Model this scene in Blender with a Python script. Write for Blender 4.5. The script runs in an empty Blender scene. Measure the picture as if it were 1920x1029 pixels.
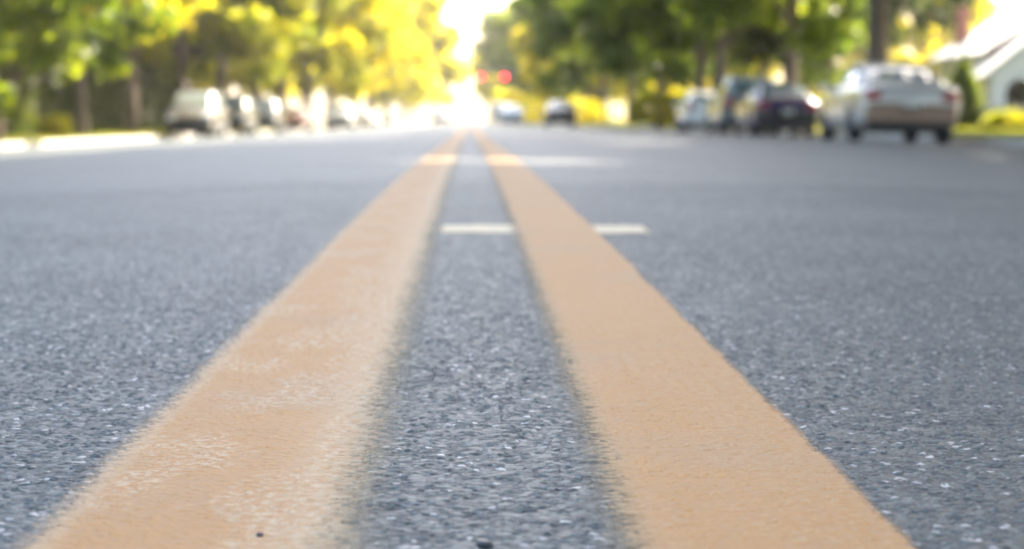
import bpy, bmesh, math, random
import numpy as np
from mathutils import Vector, Matrix

sc = bpy.context.scene
COL = sc.collection
R = math.radians
random.seed(7)

# ------------------------------------------------------------------ camera
FPX = 3840.0                       # focal length in pixels of the 1920 wide photograph
CAM_H = 0.18
cam_d = bpy.data.cameras.new('camera')
cam = bpy.data.objects.new('camera', cam_d)
COL.objects.link(cam)
cam_d.sensor_width = 36.0
cam_d.lens = 72.0
cam_d.clip_start = 0.05
cam_d.clip_end = 4000
cam.location = (0, 0, CAM_H)
cam.rotation_euler = (R(90 - 4.267), 0, R(-1.194))
cam_d.dof.use_dof = True
cam_d.dof.focus_distance = 1.10
cam_d.dof.aperture_fstop = 10.0
sc.camera = cam

# ------------------------------------------------------------------ sky, sun, exposure
SUN_AZ, SUN_EL = R(38), R(38)      # azimuth measured from +Y (down the street) to the right
SUN = Vector((math.sin(SUN_AZ) * math.cos(SUN_EL), math.cos(SUN_AZ) * math.cos(SUN_EL), math.sin(SUN_EL)))
w = bpy.data.worlds.new('World')
sc.world = w
w.use_nodes = True
wn = w.node_tree
bg = wn.nodes['Background']
sky = wn.nodes.new('ShaderNodeTexSky')
sky.sky_type = 'NISHITA'
sky.sun_disc = False
sky.sun_elevation = SUN_EL
sky.sun_rotation = SUN_AZ
sky.air_density = 1.0
sky.dust_density = 4.5
wn.links.new(sky.outputs[0], bg.inputs[0])
bg.inputs[1].default_value = 0.15
sun_d = bpy.data.lights.new('sun', 'SUN')
sun_d.energy = 5.0
sun_d.angle = R(0.55)
sun_d.color = (1.0, 0.86, 0.66)
sun = bpy.data.objects.new('sun', sun_d)
COL.objects.link(sun)
sun.rotation_euler = SUN.to_track_quat('Z', 'Y').to_euler()
sun.location = (20, 30, 40)
sc.view_settings.view_transform = 'Standard'
sc.view_settings.look = 'None'
sc.view_settings.exposure = 2.68
sc.view_settings.gamma = 1.0
sc.view_settings.use_curve_mapping = False
sc.cycles.use_denoising = True
sc.cycles.max_bounces = 5
sc.cycles.diffuse_bounces = 2
sc.cycles.transmission_bounces = 4
sc.cycles.transparent_max_bounces = 8
sc.cycles.volume_bounces = 0
sc.cycles.use_light_tree = False
sc.cycles.sample_clamp_indirect = 6.0
sc.cycles.caustics_reflective = False
sc.cycles.caustics_refractive = False

# ------------------------------------------------------------------ helpers
def tag(o, label=None, cat=None, group=None, kind=None):
    if label: o['label'] = label
    if cat: o['category'] = cat
    if group: o['group'] = group
    if kind: o['kind'] = kind
    return o

def link(name, me, mat=None, parent=None):
    o = bpy.data.objects.new(name, me)
    COL.objects.link(o)
    if mat is not None:
        me.materials.clear(); me.materials.append(mat)
    if parent is not None: o.parent = parent
    return o

def empty(name, loc=(0, 0, 0), rz=0):
    o = bpy.data.objects.new(name, None)
    COL.objects.link(o)
    o.location = loc; o.rotation_euler = (0, 0, rz)
    o.empty_display_size = 0.3
    return o

def np_mesh(name, V, F, smooth=False):
    """mesh from a vertex array and an array of equal sized polygons"""
    V = np.asarray(V, dtype=np.float32); F = np.asarray(F, dtype=np.int32)
    me = bpy.data.meshes.new(name)
    n, k = F.shape
    me.vertices.add(len(V)); me.vertices.foreach_set('co', V.ravel())
    me.loops.add(n * k); me.loops.foreach_set('vertex_index', F.ravel())
    me.polygons.add(n)
    me.polygons.foreach_set('loop_start', np.arange(0, n * k, k, dtype=np.int32))
    if smooth: me.polygons.foreach_set('use_smooth', np.ones(n, dtype=bool))
    me.update(calc_edges=True)
    return me

def py_mesh(name, V, F, smooth=False):
    me = bpy.data.meshes.new(name)
    me.from_pydata([tuple(v) for v in V], [], F)
    if smooth: me.polygons.foreach_set('use_smooth', [True] * len(me.polygons))
    me.update()
    return me

def bm_mesh(name, bm, smooth=False):
    bmesh.ops.recalc_face_normals(bm, faces=bm.faces)
    me = bpy.data.meshes.new(name)
    bm.to_mesh(me); bm.free()
    if smooth: me.polygons.foreach_set('use_smooth', [True] * len(me.polygons))
    me.update()
    return me

def box(bm, c, s, bevel=0.0, seg=2, rot=None):
    r = bmesh.ops.create_cube(bm, size=1.0)
    vs = r['verts']
    bmesh.ops.scale(bm, vec=s, verts=vs)
    if bevel > 0:
        es = list({e for v in vs for e in v.link_edges})
        rr = bmesh.ops.bevel(bm, geom=es, offset=bevel, segments=seg, affect='EDGES', profile=0.6)
        vs = list({v for f in rr['faces'] for v in f.verts} | {v for v in vs if v.is_valid})
    if rot is not None: bmesh.ops.rotate(bm, cent=(0, 0, 0), matrix=rot, verts=vs)
    bmesh.ops.translate(bm, vec=c, verts=vs)
    return vs

def box_mesh(name, c, s, bevel=0.0, seg=2, rot=None):
    bm = bmesh.new(); box(bm, c, s, bevel, seg, rot)
    return bm_mesh(name, bm)

def lathe(bm, prof, axis_mat=Matrix.Identity(4), n=20):
    """spin a list of (radius, height) about Z, then move by axis_mat"""
    rings = []
    for (r, h) in prof:
        rings.append([bm.verts.new(axis_mat @ Vector((r * math.cos(2 * math.pi * k / n), r * math.sin(2 * math.pi * k / n), h))) for k in range(n)])
    for a, b in zip(rings[:-1], rings[1:]):
        for k in range(n): bm.faces.new((a[k], a[(k + 1) % n], b[(k + 1) % n], b[k]))
    bm.faces.new(rings[0][::-1]); bm.faces.new(rings[-1])

def tube(bm, pts, rad, n=8):
    pts = [Vector(p) for p in pts]
    rings = []
    for i, p in enumerate(pts):
        d = (pts[min(i + 1, len(pts) - 1)] - pts[max(i - 1, 0)]).normalized()
        a = d.cross(Vector((0.31, 0.95, 0.05))).normalized(); b = d.cross(a)
        rings.append([bm.verts.new(p + (a * math.cos(2 * math.pi * k / n) + b * math.sin(2 * math.pi * k / n)) * rad[i]) for k in range(n)])
    for a, b in zip(rings[:-1], rings[1:]):
        for k in range(n): bm.faces.new((a[k], a[(k + 1) % n], b[(k + 1) % n], b[k]))
    bm.faces.new(rings[0][::-1]); bm.faces.new(rings[-1])

def copy_tree(o, parent=None):
    c = o.copy(); COL.objects.link(c)
    if parent is not None: c.parent = parent
    for ch in list(o.children): copy_tree(ch, c)
    return c

# ------------------------------------------------------------------ materials
MATS = {}
class NT:
    def __init__(s, name):
        s.m = bpy.data.materials.new(name); s.m.use_nodes = True
        s.t = s.m.node_tree; s.b = s.t.nodes['Principled BSDF']; s.out = s.t.nodes['Material Output']
        MATS[name] = s.m
    def n(s, kind, **kw):
        nd = s.t.nodes.new(kind)
        for k, v in kw.items(): setattr(nd, k, v)
        return nd
    def put(s, sock, v):
        if isinstance(v, bpy.types.NodeSocket): s.t.links.new(v, sock)
        elif v is not None:
            if isinstance(v, tuple) and len(v) == 3 and sock.type == 'RGBA': v = v + (1,)
            sock.default_value = v
    def math(s, op, a, b=None, c=None, clamp=False):
        nd = s.n('ShaderNodeMath', operation=op, use_clamp=clamp)
        s.put(nd.inputs[0], a); s.put(nd.inputs[1], b); s.put(nd.inputs[2], c)
        return nd.outputs[0]
    def mix(s, f, a, b, blend='MIX'):
        nd = s.n('ShaderNodeMix', data_type='RGBA', blend_type=blend)
        s.put(nd.inputs[0], f); s.put(nd.inputs[6], a); s.put(nd.inputs[7], b)
        return nd.outputs[2]
    def ramp(s, v, lo, hi, a=0.0, b=1.0, smooth=True):
        nd = s.n('ShaderNodeMapRange', interpolation_type='SMOOTHSTEP' if smooth else 'LINEAR')
        s.put(nd.inputs[0], v); s.put(nd.inputs[1], lo); s.put(nd.inputs[2], hi); s.put(nd.inputs[3], a); s.put(nd.inputs[4], b)
        return nd.outputs[0]
    def noise(s, co, scale, detail=3.0, rough=0.55):
        nd = s.n('ShaderNodeTexNoise'); s.put(nd.inputs['Vector'], co)
        nd.inputs['Scale'].default_value = scale; nd.inputs['Detail'].default_value = detail; nd.inputs['Roughness'].default_value = rough
        return nd.outputs[0]
    def voro(s, co, scale, feature='F1'):
        nd = s.n('ShaderNodeTexVoronoi', feature=feature); s.put(nd.inputs['Vector'], co)
        nd.inputs['Scale'].default_value = scale
        return nd
    def pos(s):
        return s.n('ShaderNodeTexCoord').outputs['Object']
    def set(s, **kw):
        names = dict(col='Base Color', rough='Roughness', metal='Metallic', spec='Specular IOR Level', coat='Coat Weight', coatr='Coat Roughness', ior='IOR', emi='Emission Color', emis='Emission Strength')
        for k, v in kw.items(): s.put(s.b.inputs[names[k]], v)
        return s
    def bump(s, h, strength=0.5, dist=0.01):
        nd = s.n('ShaderNodeBump'); nd.inputs['Strength'].default_value = strength; nd.inputs['Distance'].default_value = dist
        s.put(nd.inputs['Height'], h); s.t.links.new(nd.outputs[0], s.b.inputs['Normal'])

def simple(name, col, rough=0.6, var=0.15, scale=6.0, **kw):
    s = NT(name); p = s.pos()
    f = s.noise(p, scale, 4)
    d = tuple(c * (1 - var) for c in col); l = tuple(min(1, c * (1 + var)) for c in col)
    s.set(col=s.mix(f, d, l), rough=rough, **kw)
    return s.m

def asphalt_height(s, co):
    """relief of the road in metres, used by the road and by the paint that lies on it"""
    sep = s.n('ShaderNodeVectorMath', operation='MULTIPLY'); s.put(sep.inputs[0], co); sep.inputs[1].default_value = (1, 1, 0)
    c2 = sep.outputs[0]
    wob = s.n('ShaderNodeTexNoise'); s.put(wob.inputs['Vector'], c2); wob.inputs['Scale'].default_value = 260; wob.inputs['Detail'].default_value = 1
    ad = s.n('ShaderNodeVectorMath', operation='MULTIPLY_ADD'); s.put(ad.inputs[0], wob.outputs['Color']); ad.inputs[1].default_value = (0.0035, 0.0035, 0); s.put(ad.inputs[2], c2)
    c3 = ad.outputs[0]
    v = s.voro(c3, 235.0)
    dome = s.ramp(v.outputs['Distance'], 0.75, 0.12)
    sepc = s.n('ShaderNodeSeparateColor'); s.put(sepc.inputs[0], v.outputs['Color'])
    stone = s.math('MULTIPLY', dome, s.math('MULTIPLY_ADD', sepc.outputs[0], 0.8, 0.2))
    big = s.noise(c2, 22.0, 3)
    fine = s.noise(c2, 700.0, 2)
    h = s.math('MULTIPLY_ADD', stone, 0.0015, -0.0007)
    h = s.math('ADD', h, s.math('MULTIPLY_ADD', big, 0.0030, -0.0015))
    h = s.math('ADD', h, s.math('MULTIPLY_ADD', fine, 0.0007, -0.00035))
    return c2, h, dome, sepc

def asphalt_color(s, c2, dome, sepc):
    f = s.ramp(sepc.outputs[1], 0.0, 1.0, smooth=False)
    stone = s.mix(f, (0.015, 0.029, 0.032), (0.047, 0.080, 0.084))
    v2 = s.voro(c2, 105.0)
    sp2 = s.n('ShaderNodeSeparateColor'); s.put(sp2.inputs[0], v2.outputs['Color'])
    rad = s.math('MULTIPLY_ADD', sp2.outputs[1], 0.35, 0.10)
    chip = s.math('MULTIPLY', s.ramp(sp2.outputs[2], 0.945, 0.955), s.ramp(s.math('SUBTRACT', v2.outputs['Distance'], rad), 0.06, -0.06))
    small = s.math('MULTIPLY', s.ramp(sepc.outputs[2], 0.972, 0.980), 0.8)
    stone = s.mix(s.math('MAXIMUM', chip, small), stone, (0.42, 0.41, 0.385))
    binder = (0.014, 0.021, 0.024)
    c = s.mix(s.ramp(dome, 0.05, 0.6), binder, stone)
    large = s.noise(c2, 1.6, 4, 0.65)
    stain = s.noise(c2, 7.0, 3, 0.6)
    c = s.mix(s.ramp(large, 0.32, 0.68), s.mix(0.30, c, (0.016, 0.019, 0.022)), s.mix(0.16, c, (0.13, 0.135, 0.128)))
    return s.mix(s.math('MULTIPLY', s.ramp(stain, 0.55, 0.75), 0.35), c, (0.022, 0.026, 0.029))

def displace(s, h, both=True):
    nd = s.n('ShaderNodeDisplacement'); nd.inputs['Midlevel'].default_value = 0.0; nd.inputs['Scale'].default_value = 1.0
    s.put(nd.inputs['Height'], h); s.t.links.new(nd.outputs[0], s.out.inputs['Displacement'])
    s.m.displacement_method = 'BOTH' if both else 'BUMP'

def make_asphalt(name, true_disp):
    s = NT(name); p = s.pos()
    c2, h, dome, sepc = asphalt_height(s, p)
    s.set(col=asphalt_color(s, c2, dome, sepc), rough=s.ramp(sepc.outputs[0], 0, 1, 0.52, 0.78, False), spec=0.40)
    if true_disp: displace(s, h, True)
    else: s.bump(s.noise(c2, 120.0, 2), 0.7, 0.003)
    return s.m

def make_paint(name, x0, x1, main, old, wear_l, wear_r, old_l, old_r, grime_l=False, grime_r=False, keep=0.5):
    """line between x0 and x1; wear_l/r: how far in (m) the edge is rubbed off; old_l/r: width of the older, paler coat left showing at the edges"""
    s = NT(name); p = s.pos()
    c2, h, dome, sepc = asphalt_height(s, p)
    xyz = s.n('ShaderNodeSeparateXYZ'); s.put(xyz.inputs[0], p)
    x = xyz.outputs[0]
    stretch = s.n('ShaderNodeVectorMath', operation='MULTIPLY'); s.put(stretch.inputs[0], c2); stretch.inputs[1].default_value = (1.0, 0.45, 0)
    n1 = s.noise(c2, 150.0, 5, 0.78)        # speckle
    n2 = s.noise(stretch.outputs[0], 14.0, 3, 0.6)        # patches
    n3 = s.noise(c2, 640.0, 1, 0.6)
    n4 = s.noise(c2, 5.5, 3, 0.6)
    wob = s.math('MULTIPLY_ADD', n2, 0.010, -0.005)
    dl = s.math('ADD', s.math('SUBTRACT', x, x0), wob)         # distance from the left edge
    dr = s.math('ADD', s.math('SUBTRACT', x1, x), wob)
    spk = s.math('MULTIPLY_ADD', n3, 0.45, s.math('MULTIPLY', n1, 0.65))         # ~0.55 mean
    spk = s.math('ADD', spk, s.math('MULTIPLY_ADD', sepc.outputs[0], 0.40, -0.20))
    spk = s.math('MULTIPLY_ADD', spk, 0.62, 0.20)
    cov_l = s.ramp(dl, 0.0, wear_l, 0.0, 1.0, False)
    cov_r = s.ramp(dr, 0.0, wear_r, 0.0, 1.0, False)
    cov = s.math('MINIMUM', cov_l, cov_r)
    a = s.ramp(s.math('SUBTRACT', s.math('MULTIPLY', cov, 1.35), spk), -0.38, 0.42)
    hole = s.math('MULTIPLY', s.ramp(n1, 0.60, 0.70), s.ramp(n4, 0.50, 0.66))
    a = s.math('MULTIPLY', a, s.math('MULTIPLY_ADD', hole, -0.75, 1.0), clamp=True)
    # older pale coat near the edges and where the new coat has flaked
    ol = s.ramp(s.math('ADD', dl, s.math('MULTIPLY_ADD', n1, 0.02, -0.010)), old_l, old_l + 0.016, 1.0, 0.0)
    orr = s.ramp(s.math('ADD', dr, s.math('MULTIPLY_ADD', n1, 0.09, -0.045)), old_r, old_r + 0.045, 1.0, 0.0)
    flake = s.math('MULTIPLY', s.ramp(n1, 0.47, 0.60), s.ramp(s.math('ADD', n2, s.ramp(dr, 0.10, 0.03, 0.0, 0.12)), 0.46, 0.60))
    oldf = s.math('MAXIMUM', s.math('MAXIMUM', s.math('MULTIPLY', ol, 0.6 if old_l > 0 else 0.0), s.math('MULTIPLY', s.math('MULTIPLY', orr, s.ramp(n1, 0.40, 0.58, 0.15, 1.0)), 0.75 if old_r > 0 else 0.12)), s.math('MULTIPLY', flake, 0.85 if old_r > 0 else 0.25), clamp=True)
    col = s.mix(s.ramp(n2, 0.3, 0.72), main, tuple(c * f for c, f in zip(main, (0.96, 0.90, 0.84))))
    col = s.mix(s.math('MULTIPLY', s.ramp(n3, 0.5, 0.8), 0.35), col, tuple(min(1, c * 1.2) for c in main))
    col = s.mix(s.math('MULTIPLY', s.ramp(n4, 0.48, 0.68), 0.45), col, (0.265, 0.170, 0.088))
    col = s.mix(oldf, col, old)
    # dirt and bare grit in the pits
    pit = s.ramp(dome, 0.0, 0.45, 0.22, 0.0)
    col = s.mix(pit, col, (0.20, 0.14, 0.09))
    grime = s.math('MAXIMUM', s.ramp(dr, wear_r * 0.15, wear_r * 0.75, 0.62, 0.0) if grime_r else 0.0, s.ramp(dl, wear_l * 0.15, wear_l * 0.85, 0.62, 0.0) if grime_l else 0.0)
    col = s.mix(grime, col, (0.215, 0.225, 0.155))
    s.set(col=col, rough=0.68, spec=0.22)
    tr = s.n('ShaderNodeBsdfTransparent'); mx = s.n('ShaderNodeMixShader')
    s.put(mx.inputs[0], a); s.t.links.new(tr.outputs[0], mx.inputs[1]); s.t.links.new(s.b.outputs[0], mx.inputs[2])
    s.t.links.new(mx.outputs[0], s.out.inputs['Surface'])
    displace(s, s.math('MULTIPLY', h, keep), True)
    return s.m

def make_leaf(name, refl, trans, tw=0.5, var=0.5):
    s = NT(name)
    g = s.n('ShaderNodeNewGeometry')
    rnd = g.outputs['Random Per Island']
    oi = s.n('ShaderNodeObjectInfo')
    nz = s.ramp(s.noise(s.pos(), 0.55, 2), 0.36, 0.64)
    f = s.math('MULTIPLY_ADD', rnd, var * 0.6, s.math('MULTIPLY_ADD', oi.outputs['Random'], 0.2, s.math('MULTIPLY', nz, 0.45)), clamp=True)
    rc = s.mix(f, tuple(c * 0.65 for c in refl), (refl[0] * 1.6, refl[1] * 1.25, refl[2]))
    tc = s.mix(f, (trans[0] * 0.36, trans[1] * 0.52, trans[2] * 0.8), (min(1, trans[0] * 1.35), min(1, trans[1] * 1.1), trans[2]))
    s.set(col=rc, rough=0.55, spec=0.22)
    t = s.n('ShaderNodeBsdfTranslucent'); s.put(t.inputs[0], tc)
    mx = s.n('ShaderNodeMixShader'); mx.inputs[0].default_value = tw
    s.t.links.new(s.b.outputs[0], mx.inputs[1]); s.t.links.new(t.outputs[0], mx.inputs[2])
    s.t.links.new(mx.outputs[0], s.out.inputs['Surface'])
    return s.m

make_asphalt('asphalt_near', True)
make_asphalt('asphalt', False)
TAN = (0.312, 0.167, 0.056); OLD = (0.40, 0.325, 0.215)
make_paint('paint_left', -0.192, -0.026, TAN, OLD, 0.030, 0.062, 0.012, 0.034, grime_r=True)
make_paint('paint_right', 0.047, 0.184, TAN, OLD, 0.044, 0.012, 0.000, 0.0, grime_l=True)
make_paint('white_mark', -0.050, 0.266, (0.58, 0.50, 0.34), OLD, 0.02, 0.02, 0.0, 0.0, keep=0.9)
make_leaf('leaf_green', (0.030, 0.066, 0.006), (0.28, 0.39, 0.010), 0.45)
make_leaf('leaf_yellow', (0.085, 0.100, 0.006), (0.70, 0.67, 0.018), 0.58, 0.65)
make_leaf('leaf_olive', (0.050, 0.076, 0.006), (0.50, 0.54, 0.012), 0.52, 0.7)
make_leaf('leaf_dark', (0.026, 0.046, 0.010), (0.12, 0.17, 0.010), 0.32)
make_leaf('grass_blade', (0.07, 0.11, 0.02), (0.38, 0.42, 0.03), 0.42)
s_ = NT('bark'); p_ = s_.pos()
st_ = s_.n('ShaderNodeVectorMath', operation='MULTIPLY'); s_.put(st_.inputs[0], p_); st_.inputs[1].default_value = (1, 1, 0.18)
nz_ = s_.noise(st_.outputs[0], 14, 5, 0.65)
s_.set(col=s_.mix(nz_, (0.050, 0.036, 0.026), (0.23, 0.17, 0.125)), rough=0.9); s_.bump(nz_, 0.9, 0.04)
s_ = NT('soil_grass'); p_ = s_.pos(); nz_ = s_.noise(p_, 0.7, 5)
s_.set(col=s_.mix(nz_, (0.055, 0.075, 0.018), (0.12, 0.13, 0.035)), rough=0.95); s_.bump(s_.noise(p_, 25, 4), 0.8, 0.05)
simple('concrete', (0.36, 0.34, 0.31), 0.85, 0.2, 3.0)
s_ = NT('sidewalk_concrete'); p_ = s_.pos()
xyz_ = s_.n('ShaderNodeSeparateXYZ'); s_.put(xyz_.inputs[0], p_)
jt_ = s_.math('ABSOLUTE', s_.math('SUBTRACT', s_.math('FRACT', s_.math('DIVIDE', xyz_.outputs[1], 1.5)), 0.5))
s_.set(col=s_.mix(s_.ramp(jt_, 0.485, 0.495), s_.mix(s_.noise(p_, 2.0, 5), (0.27, 0.26, 0.24), (0.42, 0.40, 0.37)), (0.07, 0.07, 0.06)), rough=0.88)
simple('stone_dark', (0.025, 0.025, 0.028), 0.5, 0.3, 200.0)
simple('stone_tan', (0.36, 0.27, 0.19), 0.9, 0.25, 4.0)
simple('stucco', (0.66, 0.65, 0.62), 0.9, 0.06, 3.0)
simple('roof_light', (0.55, 0.53, 0.50), 0.6, 0.15, 5.0)
simple('fascia_brown', (0.20, 0.12, 0.08), 0.7, 0.2, 4.0)
simple('brick_red', (0.30, 0.13, 0.09), 0.9, 0.25, 12.0)
simple('door_dark', (0.05, 0.055, 0.05), 0.5, 0.2, 3.0)
simple('metal_grey', (0.22, 0.22, 0.21), 0.45, 0.1, 3.0, metal=0.7)
simple('signal_green', (0.035, 0.055, 0.04), 0.5, 0.2, 5.0)
simple('tyre_rubber', (0.02, 0.02, 0.021), 0.85, 0.2, 20.0)
simple('rim_alloy', (0.45, 0.45, 0.46), 0.3, 0.1, 5.0, metal=0.9)
simple('trim_black', (0.018, 0.018, 0.02), 0.55, 0.2, 8.0)
simple('car_glass', (0.13, 0.165, 0.17), 0.04, 0.1, 2.0, ior=1.6)  # base colour lightened to paint in reflected sky and brightness seen through
simple('lamp_clear', (0.62, 0.63, 0.62), 0.12, 0.1, 30.0, coat=1.0)
simple('lamp_red', (0.32, 0.018, 0.015), 0.2, 0.15, 30.0, coat=1.0)
simple('plate_cream', (0.62, 0.58, 0.48), 0.5, 0.08, 20.0)
simple('chrome', (0.75, 0.75, 0.75), 0.08, 0.05, 4.0, metal=1.0)
s_ = NT('signal_red_lit'); s_.set(col=(0.5, 0.02, 0.02), emi=(1.0, 0.03, 0.05), emis=7.0)
simple('lens_off', (0.03, 0.035, 0.03), 0.2, 0.2, 10)
def carpaint(name, col, metal=0.35):
    return simple(name, col, 0.28, 0.04, 2.0, metal=metal, coat=1.0, coatr=0.04)
carpaint('paint_champagne', (0.58, 0.53, 0.48), 0.25)
carpaint('paint_ground_reflection', (0.27, 0.17, 0.115), 0.2)  # sunlit road's reflection painted into the near sedan's rear bumper
carpaint('paint_purple', (0.050, 0.024, 0.085))
carpaint('paint_teal', (0.10, 0.14, 0.15))
carpaint('paint_white', (0.74, 0.74, 0.73), 0.0)
carpaint('paint_silver', (0.085, 0.075, 0.066), 0.3)
carpaint('paint_grey', (0.06, 0.056, 0.052), 0.3)
carpaint('paint_navy', (0.022, 0.028, 0.045))
carpaint('paint_maroon', (0.13, 0.018, 0.020))
carpaint('paint_black', (0.018, 0.018, 0.020))
carpaint('paint_bluegrey', (0.36, 0.42, 0.48), 0.3)

# ------------------------------------------------------------------ the street's shape
def prof(y):
    """the road climbs a little past the camera, tops out and settles to a level"""
    y = np.asarray(y, dtype=float)
    a, b, s0 = 2.0, 6.5, 0.0086
    t = np.clip((y - a) / (b - a), 0, 1)
    up = np.where(y < a, s0 * y, s0 * a + s0 * (b - a) * (t - t * t / 2))
    q = np.clip((y - b) / 14.0, 0, 1)
    return up - 0.0166 * q * q * (3 - 2 * q)
def crown(x):
    x = np.asarray(x, dtype=float)
    return np.where(x < 0, 0.048, 0.032) * (np.sqrt(x * x + 1) - 1)
def road_z(x, y): return prof(y) - crown(x)
KERB_L, KERB_R = 11.3, 9.4
EDGE_L, EDGE_R = float(-crown(-KERB_L)), float(-crown(KERB_R))
def edge(x): return np.where(np.asarray(x) < 0, EDGE_L, EDGE_R)
def verge_z(x, y): return float(prof(y)) + float(edge(x)) + 0.13
def px_x(px, Y): return (px - 880.0) / FPX * Y
def px_z(py, Y): return CAM_H + (228.0 - py) / FPX * Y

def grid_obj(name, xs, ys, zf, mat, parent=None, skip=None):
    X, Y = np.meshgrid(xs, ys)
    V = np.stack([X, Y, zf(X, Y)], -1).reshape(-1, 3)
    nx, ny = len(xs), len(ys)
    i = (np.arange(ny - 1)[:, None] * nx + np.arange(nx - 1)[None, :])
    F = np.stack([i, i + 1, i + nx + 1, i + nx], -1).reshape(-1, 4)
    if skip is not None:
        c = V[F].mean(1); F = F[~skip(c[:, 0], c[:, 1])]
    return link(name, np_mesh(name, V, F, True), MATS[mat], parent)

def spaced(knots):
    """knots: list of (position, spacing); spacing changes linearly between knots"""
    out = [knots[0][0]]
    for (a, sa), (b, sb) in zip(knots[:-1], knots[1:]):
        n = max(1, int(round((b - a) / ((sa + sb) / 2))))
        t = np.arange(1, n + 1) / n
        k = (sb - sa) / (sa + sb)
        out += list(a + (b - a) * (t * (1 - k) + k * t * t))
    return np.array(out)

PX, PY0, PY1 = 2.4, 0.55, 5.0        # the stretch of asphalt near the lens whose stones are modelled
far_y = np.concatenate([np.linspace(-60, PY0, 12), np.linspace(PY0, PY1, 8)[1:], np.linspace(PY1, 22, 26)[1:], np.linspace(22, 100, 15)[1:], np.linspace(100, 1100, 21)[1:]])
far_x = np.concatenate([np.linspace(-KERB_L, -PX, 16), np.linspace(-PX, PX, 13)[1:], np.linspace(PX, KERB_R, 14)[1:]])
road = grid_obj('road', far_x, far_y, road_z, 'asphalt', None, lambda x, y: (np.abs(x) < PX) & (y > PY0) & (y < PY1))
tag(road, kind='structure', label='blue-grey worn asphalt street with a low crown running to the horizon')
near_x = spaced([(-PX, 0.03), (-1.0, 0.008), (-0.6, 0.0028), (0.6, 0.0028), (1.0, 0.008), (PX, 0.03)])
near_y = spaced([(PY0, 0.004), (0.75, 0.0026), (1.6, 0.0030), (3.0, 0.007), (PY1, 0.02)])
near = grid_obj('road_surface', near_x, near_y, road_z, 'asphalt_near', road)

def line_obj(x0, x1, mat, label):
    m = 0.012
    xs = np.arange(x0 - m, x1 + m, 0.0030)
    ys = near_y
    o = grid_obj('painted_line', xs, np.concatenate([np.linspace(-40, PY0, 30)[:-1], ys, np.linspace(PY1, 22, 60)[1:], np.linspace(22, 60, 12)[1:]]),
                 lambda x, y: road_z(x, y) + 0.0028, mat, road)
    o['label'] = label
    return o
line_obj(-0.192, -0.026, 'paint_left', 'left tan-yellow centre line, worn pale along its inner edge')
line_obj(0.047, 0.184, 'paint_right', 'right tan-yellow centre line with a clean outer edge')
# the same lines go on far down the street, plain
for x0, x1, mt in ((-0.192, -0.026, 'paint_left'), (0.047, 0.184, 'paint_right')):
    o = grid_obj('painted_line', np.linspace(x0 - 0.012, x1 + 0.012, 4), np.concatenate([[60.02], np.linspace(80, 1000, 24)]), lambda x, y: road_z(x, y) + 0.006, mt, road)
# short white cross mark, partly under the right line
mk = grid_obj('white_mark', np.linspace(-0.045, 0.262, 100), np.linspace(2.88, 3.06, 40), lambda x, y: road_z(x, y) + 0.0008, 'white_mark', road)
mk['label'] = 'short cream-white cross mark painted across the centre lines'

# ground: one sheet, dipped under the road
gx = np.array([-700, -300, -120, -60, -30, -20, -15, -12.5, -KERB_L - 0.16, -KERB_L - 0.10, KERB_R + 0.10, KERB_R + 0.16, 12, 15, 20, 30, 60, 120, 300, 700.0])
def ground_z(x, y):
    base = prof(y) + edge(x) + 0.12
    return np.where((x > -KERB_L - 0.13) & (x < KERB_R + 0.13), prof(y) - 1.1, base + np.clip(np.abs(x) - 12, 0, 40) * 0.006)
ground = grid_obj('ground', gx, np.concatenate([np.linspace(-150, 0, 8), np.linspace(1, 22, 22), np.linspace(30, 1150, 57)]), ground_z, 'soil_grass')
tag(ground, kind='structure')
for sgn in (-1, 1):
    side = 'left' if sgn < 0 else 'right'
    KERB, Z_EDGE, PV = (KERB_L, EDGE_L, 14.2) if sgn < 0 else (KERB_R, EDGE_R, 12.4)
    # kerb: gutter lip and raised concrete edge, extruded along the street
    sec = [(KERB - 0.002, -0.2), (KERB + 0.0, 0.10), (KERB + 0.025, 0.135), (KERB + 0.17, 0.14), (KERB + 0.17, -0.2)]
    ys = np.concatenate([np.linspace(-60, 0, 7), np.linspace(1, 22, 22), np.linspace(24, 200, 45), np.linspace(220, 1100, 23)])
    V = [(sgn * a, float(y), float(prof(y)) + Z_EDGE + b) for y in ys for (a, b) in sec]
    F = [[i * 5 + k, i * 5 + k + 1, i * 5 + 5 + k + 1, i * 5 + 5 + k] for i in range(len(ys) - 1) for k in range(4)]
    tag(link('kerb_' + side, py_mesh('kerb', V, F), MATS['concrete']), kind='structure')
    pv = grid_obj('pavement_' + side, np.linspace(PV, PV + 1.5, 3) if sgn > 0 else np.linspace(-PV - 1.5, -PV, 3),
                  np.concatenate([np.linspace(-60, 0, 7), np.linspace(1, 22, 22), np.linspace(24, 200, 45), np.linspace(220, 1100, 23)]),
                  lambda x, y, Z_EDGE=Z_EDGE: prof(y) + Z_EDGE + 0.16, 'sidewalk_concrete')
    tag(pv, kind='structure')

# ------------------------------------------------------------------ trees
def leaf_quads(C, size, rng, flat=0.0):
    n = len(C)
    d = rng.normal(size=(n, 3)); d[:, 2] -= 0.35; d /= np.linalg.norm(d, axis=1)[:, None]
    u = rng.normal(size=(n, 3)); u[:, 2] *= (1 - flat)
    u -= d * (u * d).sum(1)[:, None]; u /= np.linalg.norm(u, axis=1)[:, None]
    nn = np.cross(d, u)
    L = (size * rng.uniform(0.65, 1.3, n))[:, None]; W = L * 0.42
    a = C - d * L * 0.5; t = C + d * L * 0.5
    l = C + u * W + nn * L * 0.12 - d * L * 0.05; r = C - u * W + nn * L * 0.12 - d * L * 0.05
    V = np.stack([a, l, t, r], 1).reshape(-1, 3)
    F = np.arange(n * 4).reshape(n, 4)
    return V, F

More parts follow.
